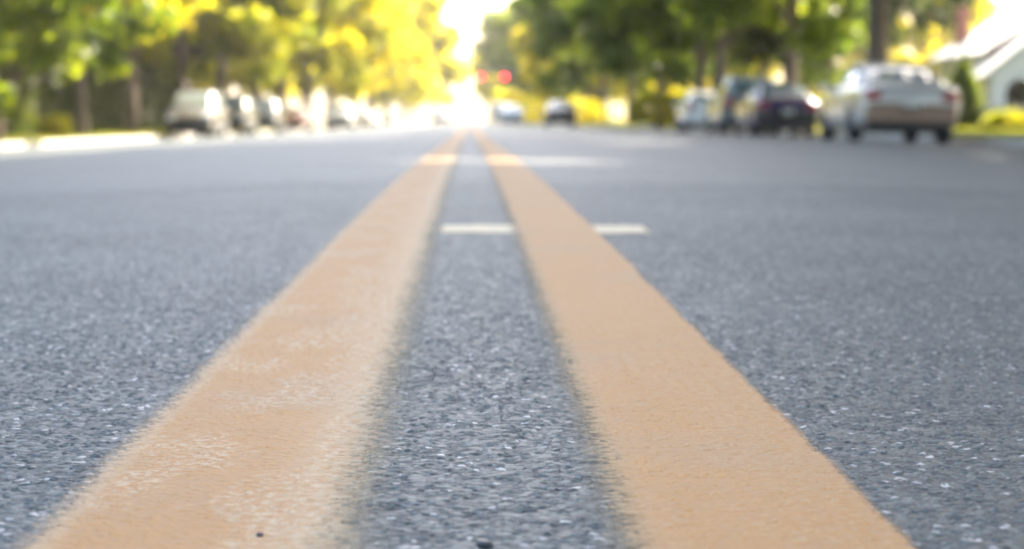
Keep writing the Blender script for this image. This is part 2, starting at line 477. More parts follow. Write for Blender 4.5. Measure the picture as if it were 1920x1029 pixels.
def crown_points(seed, Rr, z0, z1, n, clumps=75, droop=0.0):
    rng = np.random.default_rng(seed)
    zc, hz = (z0 + z1) / 2, (z1 - z0) / 2
    d = rng.normal(size=(clumps, 3)); d /= np.linalg.norm(d, axis=1)[:, None]
    rad = rng.uniform(0.30, 1.0, clumps) ** 0.55
    cc = d * rad[:, None] * np.array([Rr, Rr, hz]) * rng.uniform(0.8, 1.08, (clumps, 1))
    # broad shoulders: wider low, a little pointed on top
    k = 1.0 - 0.30 * np.clip(cc[:, 2] / hz, -0.3, 1)
    cc[:, 0] *= k; cc[:, 1] *= k
    cc[:, 2] -= droop * (np.hypot(cc[:, 0], cc[:, 1]) / Rr) ** 2
    cc[:, 2] += zc
    cr = Rr * rng.uniform(0.13, 0.27, clumps)
    wgt = cr ** 2; idx = rng.choice(clumps, n, p=wgt / wgt.sum())
    q = rng.normal(size=(n, 3)); q /= np.linalg.norm(q, axis=1)[:, None]
    q *= (rng.uniform(0, 1, n) ** 0.45)[:, None] * cr[idx][:, None]; q[:, 2] *= 0.75
    return cc[idx] + q, rng, cc

def trunk_mesh(seed, h, r, Rr, z0, z1, cc):
    rng = random.Random(seed); bm = bmesh.new()
    top = z0 + (z1 - z0) * 0.72
    pts, rad = [], []
    dx, dy = rng.uniform(-.25, .25), rng.uniform(-.25, .25)
    for k in range(9):
        t = k / 8
        pts.append((dx * math.sin(t * 3) , dy * math.sin(t * 2.4), t * top - 0.1)); rad.append(r * (1.35 if k == 0 else 1.0) * (1 - 0.75 * t) + 0.015)
    tube(bm, pts, rad, 9)
    far = sorted(range(len(cc)), key=lambda i: rng.random())[:16]
    for i in far:
        e = Vector(cc[i])
        zst = max(z0 * 0.75, min(e.z - 1.0 - rng.random(), top * 0.9))
        t = min(1, (zst + 0.1) / top)
        st = Vector((dx * math.sin(t * 3), dy * math.sin(t * 2.4), zst))
        mid = st.lerp(e, 0.5) + Vector((rng.uniform(-.3, .3), rng.uniform(-.3, .3), 0.35))
        rr = r * (0.42 - 0.2 * t)
        tube(bm, [st, st.lerp(mid, .5) + Vector((0, 0, .08)), mid, mid.lerp(e, .55), e], [rr, rr * .8, rr * .6, rr * .4, rr * .15], 6)
    return bm_mesh('trunk', bm, True)

# flecks of sun on the street: (x, y, half width, half length); leaves whose shadow would fall there are missing from the crowns
FLECKS = [(0.12, 7.5, 0.78, 0.62, 1.0), (1.6, 19, .8, 1.3, 1), (-1.6, 27, 1.2, 2.2, 1), (-5.0, 22, 1.6, 4.5, 1.3), (-9.6, 36, 3.4, 13, 1.3), (3.4, 14.0, 1.9, 1.6, .8), (5.0, 24, 2.2, 4, .8), (-5, 70, 1.4, 3, 1), (-6.2, 56, 1.0, 1.5, 1), (-8.6, 80, 1.4, 12, 1)]
def fleck_mask(P):
    gx_ = P[:, 0] - SUN.x / SUN.z * P[:, 2]; gy_ = P[:, 1] - SUN.y / SUN.z * P[:, 2]
    keep = np.ones(len(P), bool); rng = np.random.default_rng(3); u = rng.uniform(0, 1, len(P))
    for (x, y, a, b, k) in FLECKS:
        d = np.sqrt(((gx_ - x) / a) ** 2 + ((gy_ - y) / b) ** 2)
        keep &= u > k * np.clip((1.15 - d) / .45, 0, 1)
    return keep

VAR = {}
def variant(key, seed, Rr, z0, z1, n, leaf, r, droop, clumps=75):
    P, rng, cc = crown_points(seed, Rr, z0, z1, n, clumps, droop)
    V, F = leaf_quads(P, leaf, rng)
    VAR[key] = (np_mesh('crown', V, F), trunk_mesh(seed, z1, r, Rr, z0, z1, cc), P, leaf, seed)
variant('a', 11, 5.2, 3.2, 13.5, 16000, 0.33, 0.20, 0.6)
variant('b', 12, 5.0, 2.6, 12.5, 16000, 0.32, 0.19, 0.9)
variant('c', 13, 5.2, 1.5, 12.5, 19000, 0.34, 0.22, 0.7, 90)
variant('low', 14, 4.2, 0.9, 9.0, 15000, 0.27, 0.17, 0.4)
variant('wide', 15, 6.6, 3.4, 14.5, 28000, 0.42, 0.26, 0.5, 110)
variant('far', 16, 5.6, 1.5, 13.0, 8000, 0.52, 0.24, 0.6, 70)

def tree(key, x, y, rz, sx, leafmat, label, group, name='street_tree', shade=False, sz=None):
    crown_me, trunk_me, P, leaf, seed = VAR[key]
    z = verge_z(x, y) + max(0, min(abs(x) - 12, 40)) * 0.006
    t = empty(name, (x, y, z - 0.02), rz)
    t.scale = (sx, sx, sz or sx)
    if shade:
        c, s_n = math.cos(rz), math.sin(rz)
        W = np.stack([P[:, 0] * c - P[:, 1] * s_n, P[:, 0] * s_n + P[:, 1] * c, P[:, 2]], -1) * np.array([sx, sx, sz or sx]) + np.array([x, y, z])
        keep = fleck_mask(W)
        V, F = leaf_quads(P, leaf, np.random.default_rng(seed + 5))
        V = V.reshape(-1, 4, 3)[keep].reshape(-1, 3); F = np.arange(len(V)).reshape(-1, 4)
        crown_me = np_mesh('crown', V, F)
    o = link('trunk', trunk_me, None, t)
    if not trunk_me.materials: trunk_me.materials.append(MATS['bark'])
    o = link('crown', crown_me, None, t)
    if not crown_me.materials: crown_me.materials.append(None)
    o.material_slots[0].link = 'OBJECT'; o.material_slots[0].material = MATS[leafmat]
    tag(t, label, 'tree', group)
    return t

LG, RG, BG = 'street trees along the left kerb', 'street trees along the right kerb', 'trees in the gardens behind the street rows'
XL, XR = -12.6, 10.75
left_row = [
 (55, 'low', 1.15, 'leaf_green', 'dark green tree hanging low over the left edge of the picture'),
 (67, 'b', 1.0, 'leaf_yellow', 'slim tree whose trunk stands midway between the left edge and the silver minivan'),
 (77, 'a', 1.05, 'leaf_yellow', 'yellow-topped tree with straight brown trunk just left of the silver minivan'),
 (91, 'c', 1.1, 'leaf_olive', 'green tree rising directly behind the silver minivan'),
 (105, 'c', 1.3, 'leaf_olive', 'olive-yellow tree above the dark car on the left'),
 (121, 'c', 1.4, 'leaf_yellow', 'sunlit yellow tree above the maroon car'),
 (139, 'c', 1.5, 'leaf_olive', 'bright yellow tree above the white car on the left'),
 (160, 'far', 1.55, 'leaf_yellow', 'yellow tree above the light grey car far down the left kerb'),
 (186, 'far', 1.6, 'leaf_yellow', 'pale yellow tree right of the light grey sedan'),
 (220, 'far', 1.8, 'leaf_yellow', 'hazy yellow tree just left of the bright gap of sky'),
 (262, 'far', 1.8, 'leaf_yellow', 'hazy tree third from the far end of the left row'),
 (315, 'far', 1.8, 'leaf_yellow', 'hazy tree second from the far end of the left row'),
 (390, 'far', 1.8, 'leaf_yellow', 'hazy tree at the far end of the left row'),
 (470, 'far', 1.9, 'leaf_yellow', 'faint tree beyond the crossing on the left, nearest the vanishing point'),
 (41, 'wide', .9, 'leaf_green', 'tree just beyond the left edge of the picture'),
 (27, 'wide', .9, 'leaf_green', 'tree nearest the camera on the left, out of the picture'),
]
for i, (y, k, sx, lm, lb) in enumerate(left_row):
    tree(k, XL - (1 if y < 50 else 0), y, i * 1.9 + .4, sx, lm, lb, LG)
right_row = [
 (1, 'wide', 1.2, 'leaf_green', 'broad tree beside the camera that shades the near road', True),
 (12, 'wide', 1.2, 'leaf_green', 'broad tree second from the camera that shades the near road', True),
 (23.5, 'wide', 1.2, 'leaf_green', 'broad tree third from the camera that shades the near road', True),
 (35.5, 'wide', 1.15, 'leaf_green', 'broad tree out of frame just before the champagne sedan', True),
 (54, 'wide', 1.15, 'leaf_green', 'tall tree with thick trunk rising behind the champagne sedan', True),
 (71, 'c', 1.25, 'leaf_green', 'dark green tree rising behind the dark purple sedan', True),
 (87, 'c', 1.25, 'leaf_green', 'dark tree with forked trunk above the small white hatchback', True),
 (98, 'c', 1.25, 'leaf_green', 'dark tree with trunk just left of the small white hatchback', True),
 (117, 'c', 1.3, 'leaf_green', 'low-hanging dark green tree right of the twin trunks', True),
 (139, 'c', 1.35, 'leaf_green', 'dark tree with broad trunk above the sunlit grass verge', False),
 (165, 'far', 1.3, 'leaf_green', 'dark green tree above the black car on the right', False),
 (195, 'far', 1.25, 'leaf_yellow', 'yellow-edged tree right of the red traffic lights', False),
 (255, 'far', 1.45, 'leaf_green', 'hazy tree third from the far end of the right row', False),
 (310, 'far', 1.6, 'leaf_green', 'hazy tree second from the far end of the right row', False),
 (380, 'far', 1.65, 'leaf_yellow', 'hazy tree at the far end of the right row', False),
 (470, 'far', 1.8, 'leaf_green', 'faint tree beyond the crossing on the right, nearest the vanishing point', False),
]
for i, (y, k, sx, lm, lb, sh) in enumerate(right_row):
    tree(k, XR + (0.3 if i % 2 else 0) - (1.5 if y > 300 else 0), y, i * 2.1, sx, lm, lb, RG, shade=sh)
for i, (x, y, lb) in enumerate(((17.5, 50, 'broad tree added out of frame to shade the champagne sedan'), (17, 31, 'broad tree added out of frame to thicken the shade, farther one'), (17, 15, 'broad tree added out of frame to thicken the shade, nearer one'))):
    tree('wide', x, y, i * 1.3 + .5, 1.1, 'leaf_green', lb, BG, name='garden_tree', shade=True)  # unseen trees added to keep sun off the sedan and near road
back = [
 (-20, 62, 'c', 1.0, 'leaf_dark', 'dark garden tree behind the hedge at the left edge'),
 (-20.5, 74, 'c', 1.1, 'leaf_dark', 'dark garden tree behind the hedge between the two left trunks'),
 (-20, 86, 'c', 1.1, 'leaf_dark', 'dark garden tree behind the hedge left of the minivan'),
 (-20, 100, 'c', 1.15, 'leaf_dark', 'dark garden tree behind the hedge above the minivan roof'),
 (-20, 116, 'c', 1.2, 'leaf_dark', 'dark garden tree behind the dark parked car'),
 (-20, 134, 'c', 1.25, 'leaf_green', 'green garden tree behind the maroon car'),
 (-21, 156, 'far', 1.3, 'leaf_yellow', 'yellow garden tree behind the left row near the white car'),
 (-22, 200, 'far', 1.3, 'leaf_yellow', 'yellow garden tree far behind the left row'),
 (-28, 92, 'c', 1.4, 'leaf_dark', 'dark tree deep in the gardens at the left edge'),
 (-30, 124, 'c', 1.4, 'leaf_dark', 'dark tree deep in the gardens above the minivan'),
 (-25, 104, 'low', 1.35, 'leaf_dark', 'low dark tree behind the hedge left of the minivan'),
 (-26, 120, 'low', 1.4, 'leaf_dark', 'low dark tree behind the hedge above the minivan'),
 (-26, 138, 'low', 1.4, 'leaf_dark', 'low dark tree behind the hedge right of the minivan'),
 (16, 262, 'far', 1.3, 'leaf_yellow', 'yellow tree seen through the gap right of the black car'),
 (29, 250, 'far', 1.3, 'leaf_yellow', 'yellow tree in the far gap left of the white hatchback'),
 (42, 240, 'far', 1.3, 'leaf_yellow', 'yellow tree in the far gap above the white hatchback'),
 (58, 235, 'far', 1.2, 'leaf_yellow', 'yellow tree in the far gap above the champagne sedan'),
 (17.5, 100, 'c', 1.2, 'leaf_dark', 'dark garden tree behind the champagne sedan roof'),
 (17.5, 122, 'c', 1.2, 'leaf_green', 'green garden tree behind the white hatchback'),
 (18, 150, 'far', 1.1, 'leaf_yellow', 'sunlit yellow garden tree seen under the right canopies'),
 (33, 150, 'far', 1.0, 'leaf_yellow', 'bright yellow garden tree left of the white house'),
 (20, 210, 'far', 1.3, 'leaf_yellow', 'yellow garden tree far behind the right row'),
]
for i, (x, y, k, sx, lm, lb) in enumerate(back):
    tree(k, x, y, i * 1.7, sx, lm, lb, BG, name='garden_tree')

# ------------------------------------------------------------------ shrubs, hedge, grass
def leaf_cloud(name, x, y, size, n, leaf, mat, label, cat, shape, seed, group=None, stems=5):
    rng = np.random.default_rng(seed)
    z = verge_z(x, y)
    t = empty(name, (x, y, z))
    p = rng.uniform(-1, 1, (n, 3))
    if shape == 'box':
        ax = rng.integers(0, 3, n); sg = rng.choice([-1, 1], n)
        deep = 1 - rng.uniform(0, 1, n) ** 2 * 0.35
        p[np.arange(n), ax] = sg * deep
        p += rng.normal(size=(n, 3)) * 0.03
        P = p * np.array(size) / 2 + np.array([0, 0, size[2] / 2])
    elif shape == 'cone':
        h = 1 - np.sqrt(rng.uniform(0, 1, n)); a = rng.uniform(0, 2 * np.pi, n)
        bul = np.sin(np.clip(h * 1.12 + .12, 0, 1) * np.pi) ** .7 * .55 + (1 - h) * .45
        rr = bul * rng.uniform(.55, 1.06, n)
        P = np.stack([np.cos(a) * rr * size[0] / 2, np.sin(a) * rr * size[1] / 2, .1 + h * size[2]], -1)
    else:
        p /= np.linalg.norm(p, axis=1)[:, None]
        lump = 1 + .18 * np.sin(p[:, 0] * 5 + seed) * np.cos(p[:, 1] * 6) + .1 * np.sin(p[:, 2] * 9)
        p *= (rng.uniform(.5, 1, n) ** .5 * lump)[:, None]
        P = p * np.array(size) / 2 + np.array([0, 0, size[2] * .52])
    V, F = leaf_quads(P, leaf, rng)
    link('foliage', np_mesh('foliage', V, F), MATS[mat], t)
    r2 = random.Random(seed)
    for k in range(stems):
        bm = bmesh.new()
        f = (k + .5) / stems - .5
        bx, by = f * size[0] * .8 if shape == 'box' else f * size[0] * .25, f * size[1] * .9 if shape == 'box' else r2.uniform(-.1, .1)
        tube(bm, [(bx * (1 if shape == 'box' else .5), by, -.05), (bx + r2.uniform(-.1, .1), by, size[2] * .45), (bx * 1.3, by + r2.uniform(-.15, .15), size[2] * .8)], [.045, .03, .012], 6)
        link('stem', bm_mesh('stem', bm, True), MATS['bark'], t)
    tag(t, label, cat, group)
    return t
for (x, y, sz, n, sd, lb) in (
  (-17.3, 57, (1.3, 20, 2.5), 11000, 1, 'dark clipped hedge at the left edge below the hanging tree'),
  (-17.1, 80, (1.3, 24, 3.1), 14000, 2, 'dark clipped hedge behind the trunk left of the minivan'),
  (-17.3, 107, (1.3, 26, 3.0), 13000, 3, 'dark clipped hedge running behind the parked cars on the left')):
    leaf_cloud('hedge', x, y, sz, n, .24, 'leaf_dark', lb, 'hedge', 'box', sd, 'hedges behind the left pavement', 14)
leaf_cloud('hedge', 34, 280, (58, 2, 4.5), 7000, .6, 'leaf_yellow', 'long sunlit yellow hedge far behind the right tree trunks', 'hedge', 'box', 9, None, 20)
leaf_cloud('shrub', px_x(110, 63), 63, (1.1, 1.1, .7), 1200, .10, 'leaf_yellow', 'small sunlit yellow-green shrub between two left trunks', 'shrub', 'round', 5)
leaf_cloud('shrub', px_x(1807, 66), 66, (1.35, 1.35, 2.6), 5000, .13, 'leaf_green', 'tall pointed green shrub beside the white house', 'shrub', 'cone', 6)
for k, (px, y, sx, szz, mt, lb) in enumerate((
   (1895, 60, 1.5, .55, 'leaf_olive', 'low yellow-green bush in front of the white house doorway'),
   (1240, 92, 3.0, 1.5, 'leaf_yellow', 'yellow sunlit bush left of the white hatchback'),
   (1290, 108, 2.6, 1.7, 'leaf_yellow', 'yellow sunlit bush seen above the white hatchback roof'),
   (1090, 150, 3.2, 1.9, 'leaf_yellow', 'yellow bush behind the black car'),
   (1000, 200, 4.2, 3.0, 'leaf_yellow', 'yellow bush right of the traffic lights'),
   (1430, 100, 3.5, 2.2, 'leaf_green', 'green bush behind the dark purple sedan'),
   (1540, 90, 3.0, 2.4, 'leaf_green', 'green bush between purple and champagne sedans'))):
    leaf_cloud('shrub', px_x(px, y), y, (sx, sx, szz), 2600, .16, mt, lb, 'shrub', 'round', 20 + k, 'garden bushes')

def grass(name, x0, x1, y0, y1, n, seed, label):
    rng = np.random.default_rng(seed)
    x = rng.uniform(x0, x1, n); y = y0 + (y1 - y0) * rng.uniform(0, 1, n) ** 1.3
    z = prof(y) + edge(x) + 0.11 + np.clip(np.abs(x) - 12, 0, 40) * .006
    a = rng.uniform(0, np.pi, n); hh = rng.uniform(.05, .15, n); wd = rng.uniform(.012, .03, n)
    dx, dy = np.cos(a) * wd, np.sin(a) * wd
    lx, ly = rng.normal(0, .04, n), rng.normal(0, .04, n)
    V = np.stack([np.stack([x - dx, y - dy, z], -1), np.stack([x + dx, y + dy, z], -1), np.stack([x + lx, y + ly, z + hh], -1)], 1).reshape(-1, 3)
    tag(link(name, np_mesh(name, V, np.arange(n * 3).reshape(n, 3)), MATS['grass_blade']), label, 'grass', kind='stuff')
grass('grass', -14.1, -11.5, 26, 150, 45000, 3, 'grass strip between left kerb and pavement')
grass('grass', 9.6, 12.3, 30, 190, 45000, 4, 'grass strip between right kerb and pavement')
grass('grass', 14.0, 19, 40, 160, 40000, 5, 'lawn in front of the white house')

# ------------------------------------------------------------------ cars
def catmull(A, t):
    """A: (n, ...) control values, t: parameters in 0..n-1"""
    n = len(A); i = np.clip(np.floor(t).astype(int), 0, n - 2); f = (t - i).reshape((-1,) + (1,) * (A.ndim - 1))
    p0, p1, p2, p3 = A[np.clip(i - 1, 0, n - 1)], A[i], A[i + 1], A[np.clip(i + 2, 0, n - 1)]
    m1, m2 = (p2 - p0) * .36, (p3 - p1) * .36
    return (2 * f**3 - 3 * f**2 + 1) * p1 + (f**3 - 2 * f**2 + f) * m1 + (-2 * f**3 + 3 * f**2) * p2 + (f**3 - f**2) * m2

class CarShape:
    def __init__(s, st, marks):
        s.st = np.array(st, float); s.mk = marks
        rows = []
        for (y, zb, zl, w, zt, wt) in s.st:
            zb -= .05
            rows.append([(0, y, zb), (.80 * w, y, zb), (.965 * w, y, zb + .12), (w, y, (zb + zl) / 2 + .06), (.965 * w, y, zl), (wt, y, zt - .06), (.80 * wt, y, zt - .012), (0, y, zt + .02)])
        s.G = np.array(rows)                     # stations x 8 x 3
    def surf(s, us, vs):
        a = catmull(s.G, np.asarray(us, float))               # nu x 8 x 3
        b = catmull(a.transpose(1, 0, 2), np.asarray(vs, float))   # nv x nu x 3
        return b.transpose(1, 0, 2)                            # nu x nv x 3
    def patch(s, u0, u1, v0, v1, nu, nv, off, side=1, both=False):
        us = np.linspace(u0, u1, nu); vs = np.linspace(v0, v1, nv)
        P = s.surf(us, vs)
        if both:
            Q = P[:, ::-1].copy(); Q[..., 0] *= -1
            P = np.concatenate([P, Q[:, 1:]], 1); nv = P.shape[1]
        du = np.gradient(P, axis=0); dv = np.gradient(P, axis=1)
        N = np.cross(du, dv); N /= (np.linalg.norm(N, axis=2)[..., None] + 1e-9)
        c = np.array([0, P[..., 1].mean(), .6])
        sg = np.sign(((P - c) * N).sum(2).mean()) or 1
        N *= sg
        outer = P + N * off; inner = P - N * .01
        k = nu * nv
        V = np.concatenate([outer.reshape(-1, 3), inner.reshape(-1, 3)])
        F = []
        for i in range(nu - 1):
            for j in range(nv - 1):
                q = [i * nv + j, (i + 1) * nv + j, (i + 1) * nv + j + 1, i * nv + j + 1]
                F.append(q)
        rim = [i * nv for i in range(nu)] + [(nu - 1) * nv + j for j in range(1, nv)] + [i * nv + nv - 1 for i in range(nu - 2, -1, -1)] + [j for j in range(nv - 2, 0, -1)]
        for a, b in zip(rim, rim[1:] + rim[:1]): F.append([b, a, a + k, b + k])
        if side < 0: V = V * np.array([-1, 1, 1])
        bm = bmesh.new(); vv = [bm.verts.new(v) for v in V[:]]
        for f in F: bm.faces.new([vv[i] for i in f])
        for v in [v for v in bm.verts if not v.link_faces]: bm.verts.remove(v)
        return bm_mesh('panel', bm, True)

def arch_cut(me, wheels, r, w):
    o = bpy.data.objects.new('tmp', me); COL.objects.link(o)
    bm = bmesh.new()
    for y in wheels:
        for sg in (-1, 1):
            m = Matrix.Translation((sg * (w + .12), y, r - .01)) @ Matrix.Rotation(math.pi / 2, 4, 'Y')
            bmesh.ops.create_cone(bm, cap_ends=True, segments=28, radius1=r + .055, radius2=r + .055, depth=.84, matrix=m)
    cm = bm_mesh('cut', bm); c = bpy.data.objects.new('cut', cm); COL.objects.link(c)
    md = o.modifiers.new('b', 'BOOLEAN'); md.operation = 'DIFFERENCE'; md.object = c; md.solver = 'EXACT'
    dg = bpy.context.evaluated_depsgraph_get()
    out = bpy.data.meshes.new_from_object(o.evaluated_get(dg))
    bpy.data.objects.remove(o); bpy.data.objects.remove(c)
    return out

def wheel_meshes(r):
    bm = bmesh.new(); rot = Matrix.Rotation(math.pi / 2, 4, 'Y')
    lathe(bm, [(r * .62, -.10), (r * .93, -.105), (r, -.07), (r, .07), (r * .93, .105), (r * .62, .10)], rot, 28)
    ty = bm_mesh('tyre', bm, True)
    bm = bmesh.new()
    lathe(bm, [(r * .63, -.085), (r * .63, .085), (r * .57, .09), (r * .54, .04), (.001, .03)], rot, 28)
    for k in range(5):
        a = k * 2 * math.pi / 5
        m = Matrix.Rotation(a, 3, 'X')
        box(bm, m @ Vector((.062, 0, r * .32)), (.05, .05, r * .52), .01, 1, m)
        box(bm, m @ Vector((-.062, 0, r * .32)), (.05, .05, r * .52), .01, 1, m)
    lathe(bm, [(.045, -.09), (.045, .095)], rot, 12)
    return ty, bm_mesh('rim', bm)

def rounded(c, s, b=.03):
    return box_mesh('p', c, s, min(b, min(s) * .45), 3)

CAR_KINDS = {}
def car_kind(key, st, mk, wheels, wr, nose, tail):
    """mk: station numbers of backlight base, roof rear, roof front, cowl;  nose/tail: (y, z of lamps, half spacing, lamp size, bumper z)"""
    C = CarShape(st, mk); n = len(st)
    us = np.linspace(0, n - 1, (n - 1) * 4 + 1); vs = np.concatenate([np.linspace(0, 3, 7), np.linspace(3, 7, 17)[1:]])
    P = C.surf(us, vs); Q = P[:, ::-1].copy(); Q[..., 0] *= -1
    ring = np.concatenate([P, Q[:, 1:-1]], 1); nu, nv = ring.shape[:2]
    bm = bmesh.new(); vv = [[bm.verts.new(ring[i, j]) for j in range(nv)] for i in range(nu)]
    for i in range(nu - 1):
        for j in range(nv): bm.faces.new((vv[i][j], vv[i][(j + 1) % nv], vv[i + 1][(j + 1) % nv], vv[i + 1][j]))
    bm.faces.new(vv[0]); bm.faces.new(vv[-1][::-1])
    body = arch_cut(bm_mesh('body', bm), wheels, wr, float(max(C.st[:, 3])))
    body.polygons.foreach_set('use_smooth', [True] * len(body.polygons)); body.update()
    b0, r0, r1, c1 = mk
    parts = [('body', body, None, [])]
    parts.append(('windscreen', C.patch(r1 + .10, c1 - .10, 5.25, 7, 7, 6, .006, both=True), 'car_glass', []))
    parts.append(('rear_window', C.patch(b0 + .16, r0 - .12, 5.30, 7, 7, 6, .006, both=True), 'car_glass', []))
    mid = (r0 + r1) / 2 + .1
    for sd in (-1, 1):
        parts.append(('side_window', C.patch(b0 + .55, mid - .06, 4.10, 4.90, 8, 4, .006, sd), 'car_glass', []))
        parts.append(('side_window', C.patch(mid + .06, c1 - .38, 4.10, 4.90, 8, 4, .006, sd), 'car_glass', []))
        for (ua, ub) in ((r0 - .15, mid - .02), (mid + .02, c1 - .25)):
            hy = float(C.surf([ua + .12], [3.75])[0, 0, 1]); hx = float(C.surf([ua + .12], [3.75])[0, 0, 0]); hz = float(C.surf([ua + .12], [3.75])[0, 0, 2])
            parts.append(('door', C.patch(ua, ub, 2.1, 3.97, 6, 6, .005, sd), None, [('handle', rounded((sd * (hx + .018), hy + .06, hz), (.03, .18, .035), .012), 'chrome')]))
        mxp = C.surf([c1 - .35], [4.15])[0, 0]
        parts.append(('mirror', rounded((sd * (mxp[0] + .11), mxp[1], mxp[2] + .03), (.2, .09, .13), .035), None, []))
    ny, nz, nx, ns, nb = nose; ty_, tz, tx, ts, tb = tail
    wmax = float(max(C.st[:, 3]))
    for sd in (-1, 1):
        parts.append(('headlight', rounded((sd * nx, ny, nz), ns, .04), 'lamp_clear', []))
        parts.append(('taillight', rounded((sd * tx, ty_, tz), ts, .035), 'lamp_red', []))
    yf, yr = float(C.st[-1, 0]), float(C.st[0, 0])
    parts.append(('bumper', rounded((0, yf - .05, nb), (wmax * 1.72, .22, .20), .07), 'trim_black', []))
    parts.append(('bumper', rounded((0, yr + .05, tb), (wmax * 1.74, .22, .36 if key == 'sedan' else .24), .07), 'BUMPER', []))  # taller on sedans, to hold the ground reflection painted on the near one
    parts.append(('grille', rounded((0, yf - .035, nb + .19), (wmax * .85, .10, .12), .03), 'trim_black', []))
    parts.append(('licence_plate', rounded((0, yr - .035, (tz + tb) / 2 - .02), (.31, .05, .155), .01), 'plate_cream', []))
    parts.append(('valance', rounded((0, yr + .16, tb - .24), (wmax * 1.6, .3, .16), .05), 'trim_black', []))
    parts.append(('exhaust_pipe', rounded((-wmax * .55, yr + .12, tb - .17), (.06, .3, .06), .025), 'metal_grey', []))
    tyre, rim = wheel_meshes(wr)
    CAR_KINDS[key] = (parts, wheels, wr, wmax, tyre, rim)

car_kind('sedan', [
 (-2.36, .44, .76, .70, .90, .62), (-2.31, .34, .86, .83, .985, .70), (-2.08, .27, .91, .875, 1.03, .75), (-1.62, .22, .93, .895, 1.045, .75), (-.98, .2, .94, .90, 1.37, .585),
 (-.35, .2, .94, .90, 1.425, .60), (.28, .2, .93, .90, 1.385, .585), (1.08, .2, .91, .895, 1.0, .72), (1.55, .21, .86, .885, .93, .73), (2.0, .24, .78, .86, .84, .70), (2.27, .3, .68, .80, .74, .64), (2.36, .4, .60, .70, .655, .58)],
 (3, 4, 6, 7), (-1.36, 1.40), .315, (2.27, .63, .58, (.36, .14, .15), .42), (-2.31, .80, .66, (.30, .12, .17), .50))
car_kind('minivan', [
 (-2.36, .44, .85, .74, 1.30, .60), (-2.33, .34, .98, .86, 1.55, .64), (-2.18, .27, 1.0, .92, 1.69, .69), (-1.5, .22, 1.02, .94, 1.74, .71), (-.5, .2, 1.02, .945, 1.75, .71),
 (.35, .2, 1.0, .94, 1.68, .68), (1.40, .2, .98, .92, 1.08, .72), (1.80, .22, .90, .90, .97, .72), (2.15, .26, .80, .86, .85, .68), (2.34, .36, .66, .76, .72, .6)],
 (0.6, 2, 5, 6), (-1.42, 1.45), .33, (2.22, .72, .62, (.34, .16, .18), .44), (-2.32, .95, .74, (.16, .12, .42), .52))
car_kind('suv', [
 (-2.25, .5, .9, .74, 1.2, .60), (-2.23, .4, 1.02, .86, 1.50, .63), (-2.08, .34, 1.05, .905, 1.66, .66), (-1.3, .3, 1.06, .92, 1.72, .68), (-.4, .28, 1.06, .92, 1.73, .68),
 (.20, .28, 1.05, .92, 1.68, .66), (.95, .28, 1.03, .91, 1.12, .74), (1.6, .3, .98, .90, 1.06, .74), (2.05, .36, .90, .87, .98, .71), (2.24, .46, .76, .78, .83, .64)],
 (0.6, 2, 5, 6), (-1.32, 1.38), .36, (2.16, .82, .60, (.30, .14, .17), .54), (-2.23, 1.0, .76, (.15, .12, .36), .60))
car_kind('hatch', [
 (-2.0, .42, .80, .70, 1.0, .58), (-1.97, .34, .90, .82, 1.16, .62), (-1.78, .27, .93, .855, 1.30, .62), (-1.1, .21, .94, .87, 1.43, .62), (-.3, .2, .93, .87, 1.46, .62),
 (.25, .2, .92, .87, 1.42, .60), (1.0, .2, .90, .865, 1.0, .70), (1.45, .22, .84, .85, .91, .70), (1.82, .28, .74, .80, .80, .64), (2.0, .4, .62, .70, .68, .56)],
 (0.5, 2.2, 5, 6), (-1.22, 1.25), .30, (1.88, .68, .56, (.32, .14, .18), .42), (-1.97, .86, .66, (.20, .12, .26), .48))

def car(name, key, x, y, facing, paint, label, group, bumper=None, yaw=0.0):
    """x, y: middle of the car on the road; facing +1 drives away from the camera, -1 towards it"""
    parts, wheels, wr, wmax, tyre, rim = CAR_KINDS[key]
    t = empty(name, (x, y, float(road_z(x, y)) + .004), (0 if facing > 0 else math.pi) + yaw)
    tilt = math.atan((float(crown(abs(x) + .8)) - float(crown(abs(x) - .8))) / 1.6) * (1 if x > 0 else -1)
    t.rotation_euler = (0, tilt if facing > 0 else -tilt, t.rotation_euler[2])
    def put(nm, me, mat, par):
        o = bpy.data.objects.new(nm, me); COL.objects.link(o); o.parent = par
        if not me.materials: me.materials.append(None)
        o.material_slots[0].link = 'OBJECT'; o.material_slots[0].material = mat
        return o
    for (nm, me, mt, subs) in parts:
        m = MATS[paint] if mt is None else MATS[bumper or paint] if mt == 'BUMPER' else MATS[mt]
        o = put(nm, me, m, t)
        for (sn, sm, smt) in subs: put(sn, sm, MATS[smt], o)
    for wy in wheels:
        for sd in (-1, 1):
            e = put('wheel', tyre, MATS['tyre_rubber'], t); e.location = (sd * (wmax - .125), wy, wr)
            put('rim', rim, MATS['rim_alloy'], e)
    return tag(t, label, 'car', group)

RP, LP, TR = 'cars parked along the right kerb', 'cars parked along the left kerb', 'cars in traffic further down the street'
sedan_near = car('parked_car', 'sedan', 7.88, 38.9, 1, 'paint_champagne', 'champagne sedan seen from behind, nearest car on the right', RP, 'paint_ground_reflection')
sedan_near.scale = (1.05, 1.0, 1.03)
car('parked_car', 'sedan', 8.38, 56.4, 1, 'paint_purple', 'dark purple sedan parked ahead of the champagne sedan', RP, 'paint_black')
car('parked_car', 'minivan', 8.5, 64.0, 1, 'paint_teal', 'tall dark teal van between purple sedan and white hatchback', RP)
car('parked_car', 'hatch', 8.35, 73.2, 1, 'paint_white', 'small white hatchback, leftmost of the four cars parked on the right', RP)
car('car', 'sedan', 5.1, 116, 1, 'paint_black', 'black car standing below the dark trees right of centre', TR)
car('car', 'sedan', 3.1, 152, 1, 'paint_bluegrey', 'pale blue-grey car in the right lane near the red lights', TR)
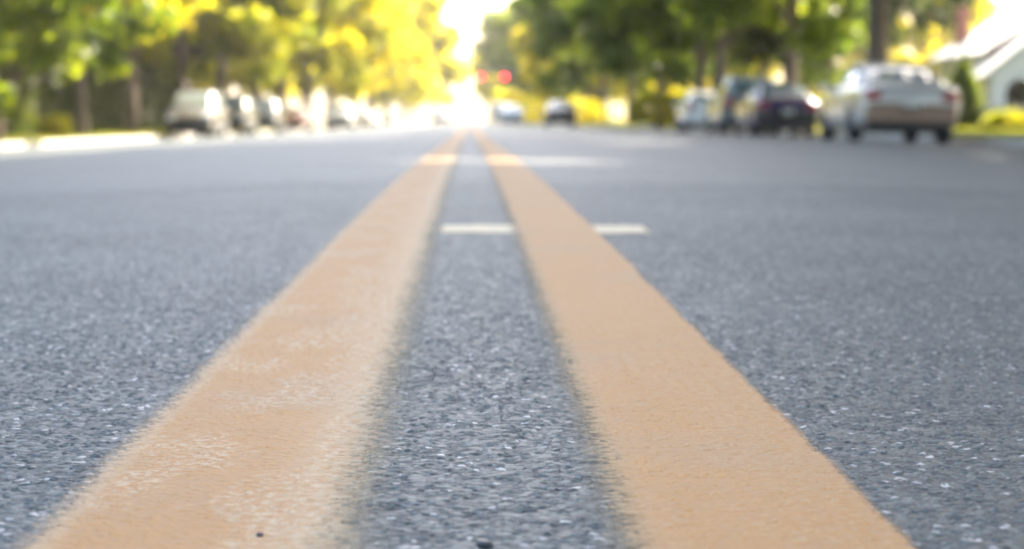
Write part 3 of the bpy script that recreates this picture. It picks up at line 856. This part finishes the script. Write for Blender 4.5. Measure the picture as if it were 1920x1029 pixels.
car('car', 'suv', 2.6, 175, 1, 'paint_white', 'pale car right beside the vanishing point of the lines', TR)
car('parked_car', 'minivan', -10.22, 77.4, -1, 'paint_silver', 'silver-grey minivan facing the camera, nearest car on the left', LP)
car('parked_car', 'suv', -10.2, 88.6, -1, 'paint_grey', 'grey car parked right behind the silver minivan', LP)
car('parked_car', 'suv', -10.2, 102, -1, 'paint_navy', 'dark navy car parked third on the left', LP)
car('parked_car', 'sedan', -10.2, 121, -1, 'paint_maroon', 'maroon sedan parked fourth on the left behind the navy car', LP)
car('parked_car', 'suv', -8.6, 138, -1, 'paint_white', 'white car on the left, blown out by the sun', LP)
car('parked_car', 'sedan', -10.2, 170, -1, 'paint_bluegrey', 'light grey sedan beyond the white car on the left', LP)
car('parked_car', 'suv', -10.1, 192, -1, 'paint_grey', 'dark grey glinting car beyond the light grey sedan', LP)
car('parked_car', 'sedan', -10.1, 215, -1, 'paint_white', 'white sedan second from the far end of the parked row on the left', LP)
car('parked_car', 'hatch', -10.1, 250, -1, 'paint_silver', 'farthest glinting silver car on the left', LP)
car('car', 'sedan', -2.6, 190, -1, 'paint_silver', 'oncoming silver car just left of the vanishing point', TR)

# ------------------------------------------------------------------ white house on the right
HZ = 74.0
hz0 = verge_z(18, HZ) + .03
hx0 = px_x(1846, HZ)
house = empty('house', (hx0, HZ, hz0))
def prism(bm, pts, y0, y1):
    a = [bm.verts.new((x, y0, z)) for x, z in pts]; b = [bm.verts.new((x, y1, z)) for x, z in pts]
    bm.faces.new(a[::-1]); bm.faces.new(b)
    for i in range(len(pts)): bm.faces.new((a[i], a[(i + 1) % len(pts)], b[(i + 1) % len(pts)], b[i]))
def gable_wall(x0, x1, eave, pitch, y0, y1, arch=None):
    xm = (x0 + x1) / 2; top = eave + (xm - x0) * pitch
    pts = [(x0, -.3)]
    if arch:
        ax, aw, ah = arch
        pts += [(ax - aw, -.3), (ax - aw, ah)] + [(ax - aw * math.cos(k * math.pi / 10), ah + aw * math.sin(k * math.pi / 10)) for k in range(1, 10)] + [(ax + aw, ah), (ax + aw, -.3)]
    pts += [(x1, -.3), (x1, eave), (xm, top), (x0, eave)]
    bm = bmesh.new(); prism(bm, pts, y0, y1)
    return bm_mesh('wall', bm)
def roof_mesh(x0, x1, eave, pitch, y0, y1, over, th):
    xm = (x0 + x1) / 2; top = eave + (xm - x0) * pitch + .02
    lo = eave - over * pitch + .02
    pts = [(x0 - over, lo), (xm, top), (x1 + over, lo), (x1 + over, lo + th), (xm, top + th), (x0 - over, lo + th)]
    bm = bmesh.new(); prism(bm, pts, y0, y1)
    return bm_mesh('roof', bm)
EW = 5.2
link('wall', gable_wall(.25, EW, 2.05, .80, 0, .25, (1.35, .55, 1.25)), MATS['stucco'], house)
link('wall', box_mesh('wall', (.375, 1.35, .9), (.25, 2.2, 2.5)), MATS['stucco'], house)
link('wall', box_mesh('wall', (EW - .125, 1.35, .9), (.25, 2.2, 2.5)), MATS['stucco'], house)
rf = link('roof', roof_mesh(.25, EW, 2.05, .80, -.35, 2.6, .45, .16), MATS['roof_light'], house)
dr = link('door', box_mesh('door', (1.35, 2.38, .85), (1.05, .06, 2.1), .01), MATS['door_dark'], house)
link('handle', box_mesh('handle', (1.75, 2.33, .85), (.05, .06, .16), .015), MATS['chrome'], dr)
link('wall', gable_wall(1.0, 12.0, 2.9, .62, 2.45, 11.2), MATS['stucco'], house)
rf2 = link('roof', roof_mesh(1.0, 12.0, 2.9, .62, 2.15, 11.6, .4, .18), MATS['roof_light'], house)
fb = bmesh.new()
prism(fb, [(.55, 2.62), (6.5, 2.62 + 5.95 * .62), (6.5, 2.62 + 5.95 * .62 + .30), (.55, 2.92)], 2.06, 2.14)
link('fascia', bm_mesh('fascia', fb), MATS['fascia_brown'], rf2)
link('chimney', box_mesh('chimney', (1.6, 10.0, 3.9), (.5, .6, 2.0), .02), MATS['brick_red'], rf2)
for k in range(2):
    wd = link('window', box_mesh('window', (3.6, -.02, 1.15), (1.0, .08, 1.1), .01) if k == 0 else box_mesh('window', (.98, 4.2, 1.3), (.08, 1.2, 1.2), .01), MATS['trim_black'], house)
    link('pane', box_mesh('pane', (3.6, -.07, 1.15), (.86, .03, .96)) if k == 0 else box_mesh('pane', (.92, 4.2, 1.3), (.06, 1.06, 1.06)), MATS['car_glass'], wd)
tag(house, 'white stucco house with arched doorway and pale gabled roof at the right edge', 'house')

gw = empty('garden_wall', (px_x(1800, 66), 66.0, verge_z(16, 66)))
for k in range(3):
    for j in range(8):
        rr_ = random.Random(k * 31 + j)
        link('stone', box_mesh('stone', (.3 + j * .6 + (k % 2) * .28, rr_.uniform(-.02, .02), .11 + k * .24), (.57, .30, .215), .03), MATS['stone_tan'], gw)
link('cap', box_mesh('cap', (2.7, 0, .77), (5.3, .38, .08), .015), MATS['concrete'], gw)
tag(gw, 'low tan stone garden wall in front of the white house', 'garden wall')

# ------------------------------------------------------------------ traffic lights
YS = 228.0
sig = empty('traffic_signal_mast', (10.0, YS, verge_z(9, YS)))
bm = bmesh.new(); tube(bm, [(0, 0, -.05), (0, 0, 3), (0, 0, 6.0)], [.14, .12, .10], 12)
link('pole', bm_mesh('pole', bm, True), MATS['metal_grey'], sig)
bm = bmesh.new(); tube(bm, [(0, 0, 5.6), (-4, 0, 5.85), (-9.2, 0, 5.95)], [.09, .07, .05], 10)
link('mast_arm', bm_mesh('mast_arm', bm, True), MATS['metal_grey'], sig)
tag(sig, 'grey mast pole and arm that carries the red traffic lights', 'signal pole')
for k, (px, lb) in enumerate(((902, 'left one of two hanging traffic lights showing red'), (946, 'right one of two hanging traffic lights showing red'))):
    X = px_x(px, YS)
    zt = px_z(145, YS)
    tl = empty('traffic_light', (X, YS - .25, zt - .70))
    bm = bmesh.new(); box(bm, (0, .12, .35), (.36, .22, 1.1), .03)
    box(bm, (0, .24, .95), (.05, .05, .5), .01)
    link('housing', bm_mesh('housing', bm), MATS['signal_green'], tl)
    for j in range(3):
        bm = bmesh.new(); lathe(bm, [(.15, -.02), (.14, .02), (.08, .045), (.001, .055)], Matrix.Translation((0, 0, .70 - j * .35)) @ Matrix.Rotation(math.pi / 2, 4, 'X'), 20)
        ln = link('lens', bm_mesh('lens', bm, True), MATS['signal_red_lit' if j == 0 else 'lens_off'], tl)
        if j == 0: ln['label'] = 'lit red lens'
        bm = bmesh.new()
        seg = 12
        vs = [[bm.verts.new((.165 * math.cos(a), yy, .70 - j * .35 + .165 * math.sin(a))) for a in [math.pi * (-.1 + 1.2 * q / seg) for q in range(seg + 1)]] for yy in (.01, -.22)]
        for q in range(seg): bm.faces.new((vs[0][q], vs[0][q + 1], vs[1][q + 1], vs[1][q]))
        bmesh.ops.solidify(bm, geom=bm.faces[:], thickness=.008)
        link('visor', bm_mesh('visor', bm), MATS['signal_green'], tl)
    tag(tl, lb, 'traffic light', 'traffic lights over the crossing')

# ------------------------------------------------------------------ grit lying on the road near the lens
def pebble(px, Y, size, mat, label, seed):
    rng = random.Random(seed); bm = bmesh.new()
    bmesh.ops.create_icosphere(bm, subdivisions=2, radius=.5)
    for v in bm.verts: v.co *= rng.uniform(.82, 1.1)
    bmesh.ops.scale(bm, vec=size, verts=bm.verts)
    X = px_x(px, Y)
    o = link('pebble', bm_mesh('pebble', bm, True), MATS[mat])
    o.location = (X, Y, float(road_z(X, Y)) + size[2] * .35 + .002)
    tag(o, label, 'pebble')
pebble(482, .838, (.0034, .0032, .0024), 'stone_dark', 'tiny dark pebble on the left yellow line near the bottom edge', 1)
pebble(908, .814, (.008, .006, .004), 'stone_dark', 'dark speck of grit between the lines at the bottom edge', 2)

# ------------------------------------------------------------------ the hazy air
hm = bpy.data.materials.new('haze'); hm.use_nodes = True
ht = hm.node_tree; ht.nodes.clear()
ho = ht.nodes.new('ShaderNodeOutputMaterial'); pv_ = ht.nodes.new('ShaderNodeVolumePrincipled')
pv_.inputs['Color'].default_value = (1.0, 0.97, 0.90, 1)
pv_.inputs['Density'].default_value = 0.0002
pv_.inputs['Anisotropy'].default_value = 0.55
ht.links.new(pv_.outputs[0], ho.inputs['Volume'])
hz = link('haze', box_mesh('haze', (0, 500, 11.6), (1440, 1340, 27.6)), hm)
tag(hz, kind='stuff', label='pale sunlit haze filling the street', cat='haze')
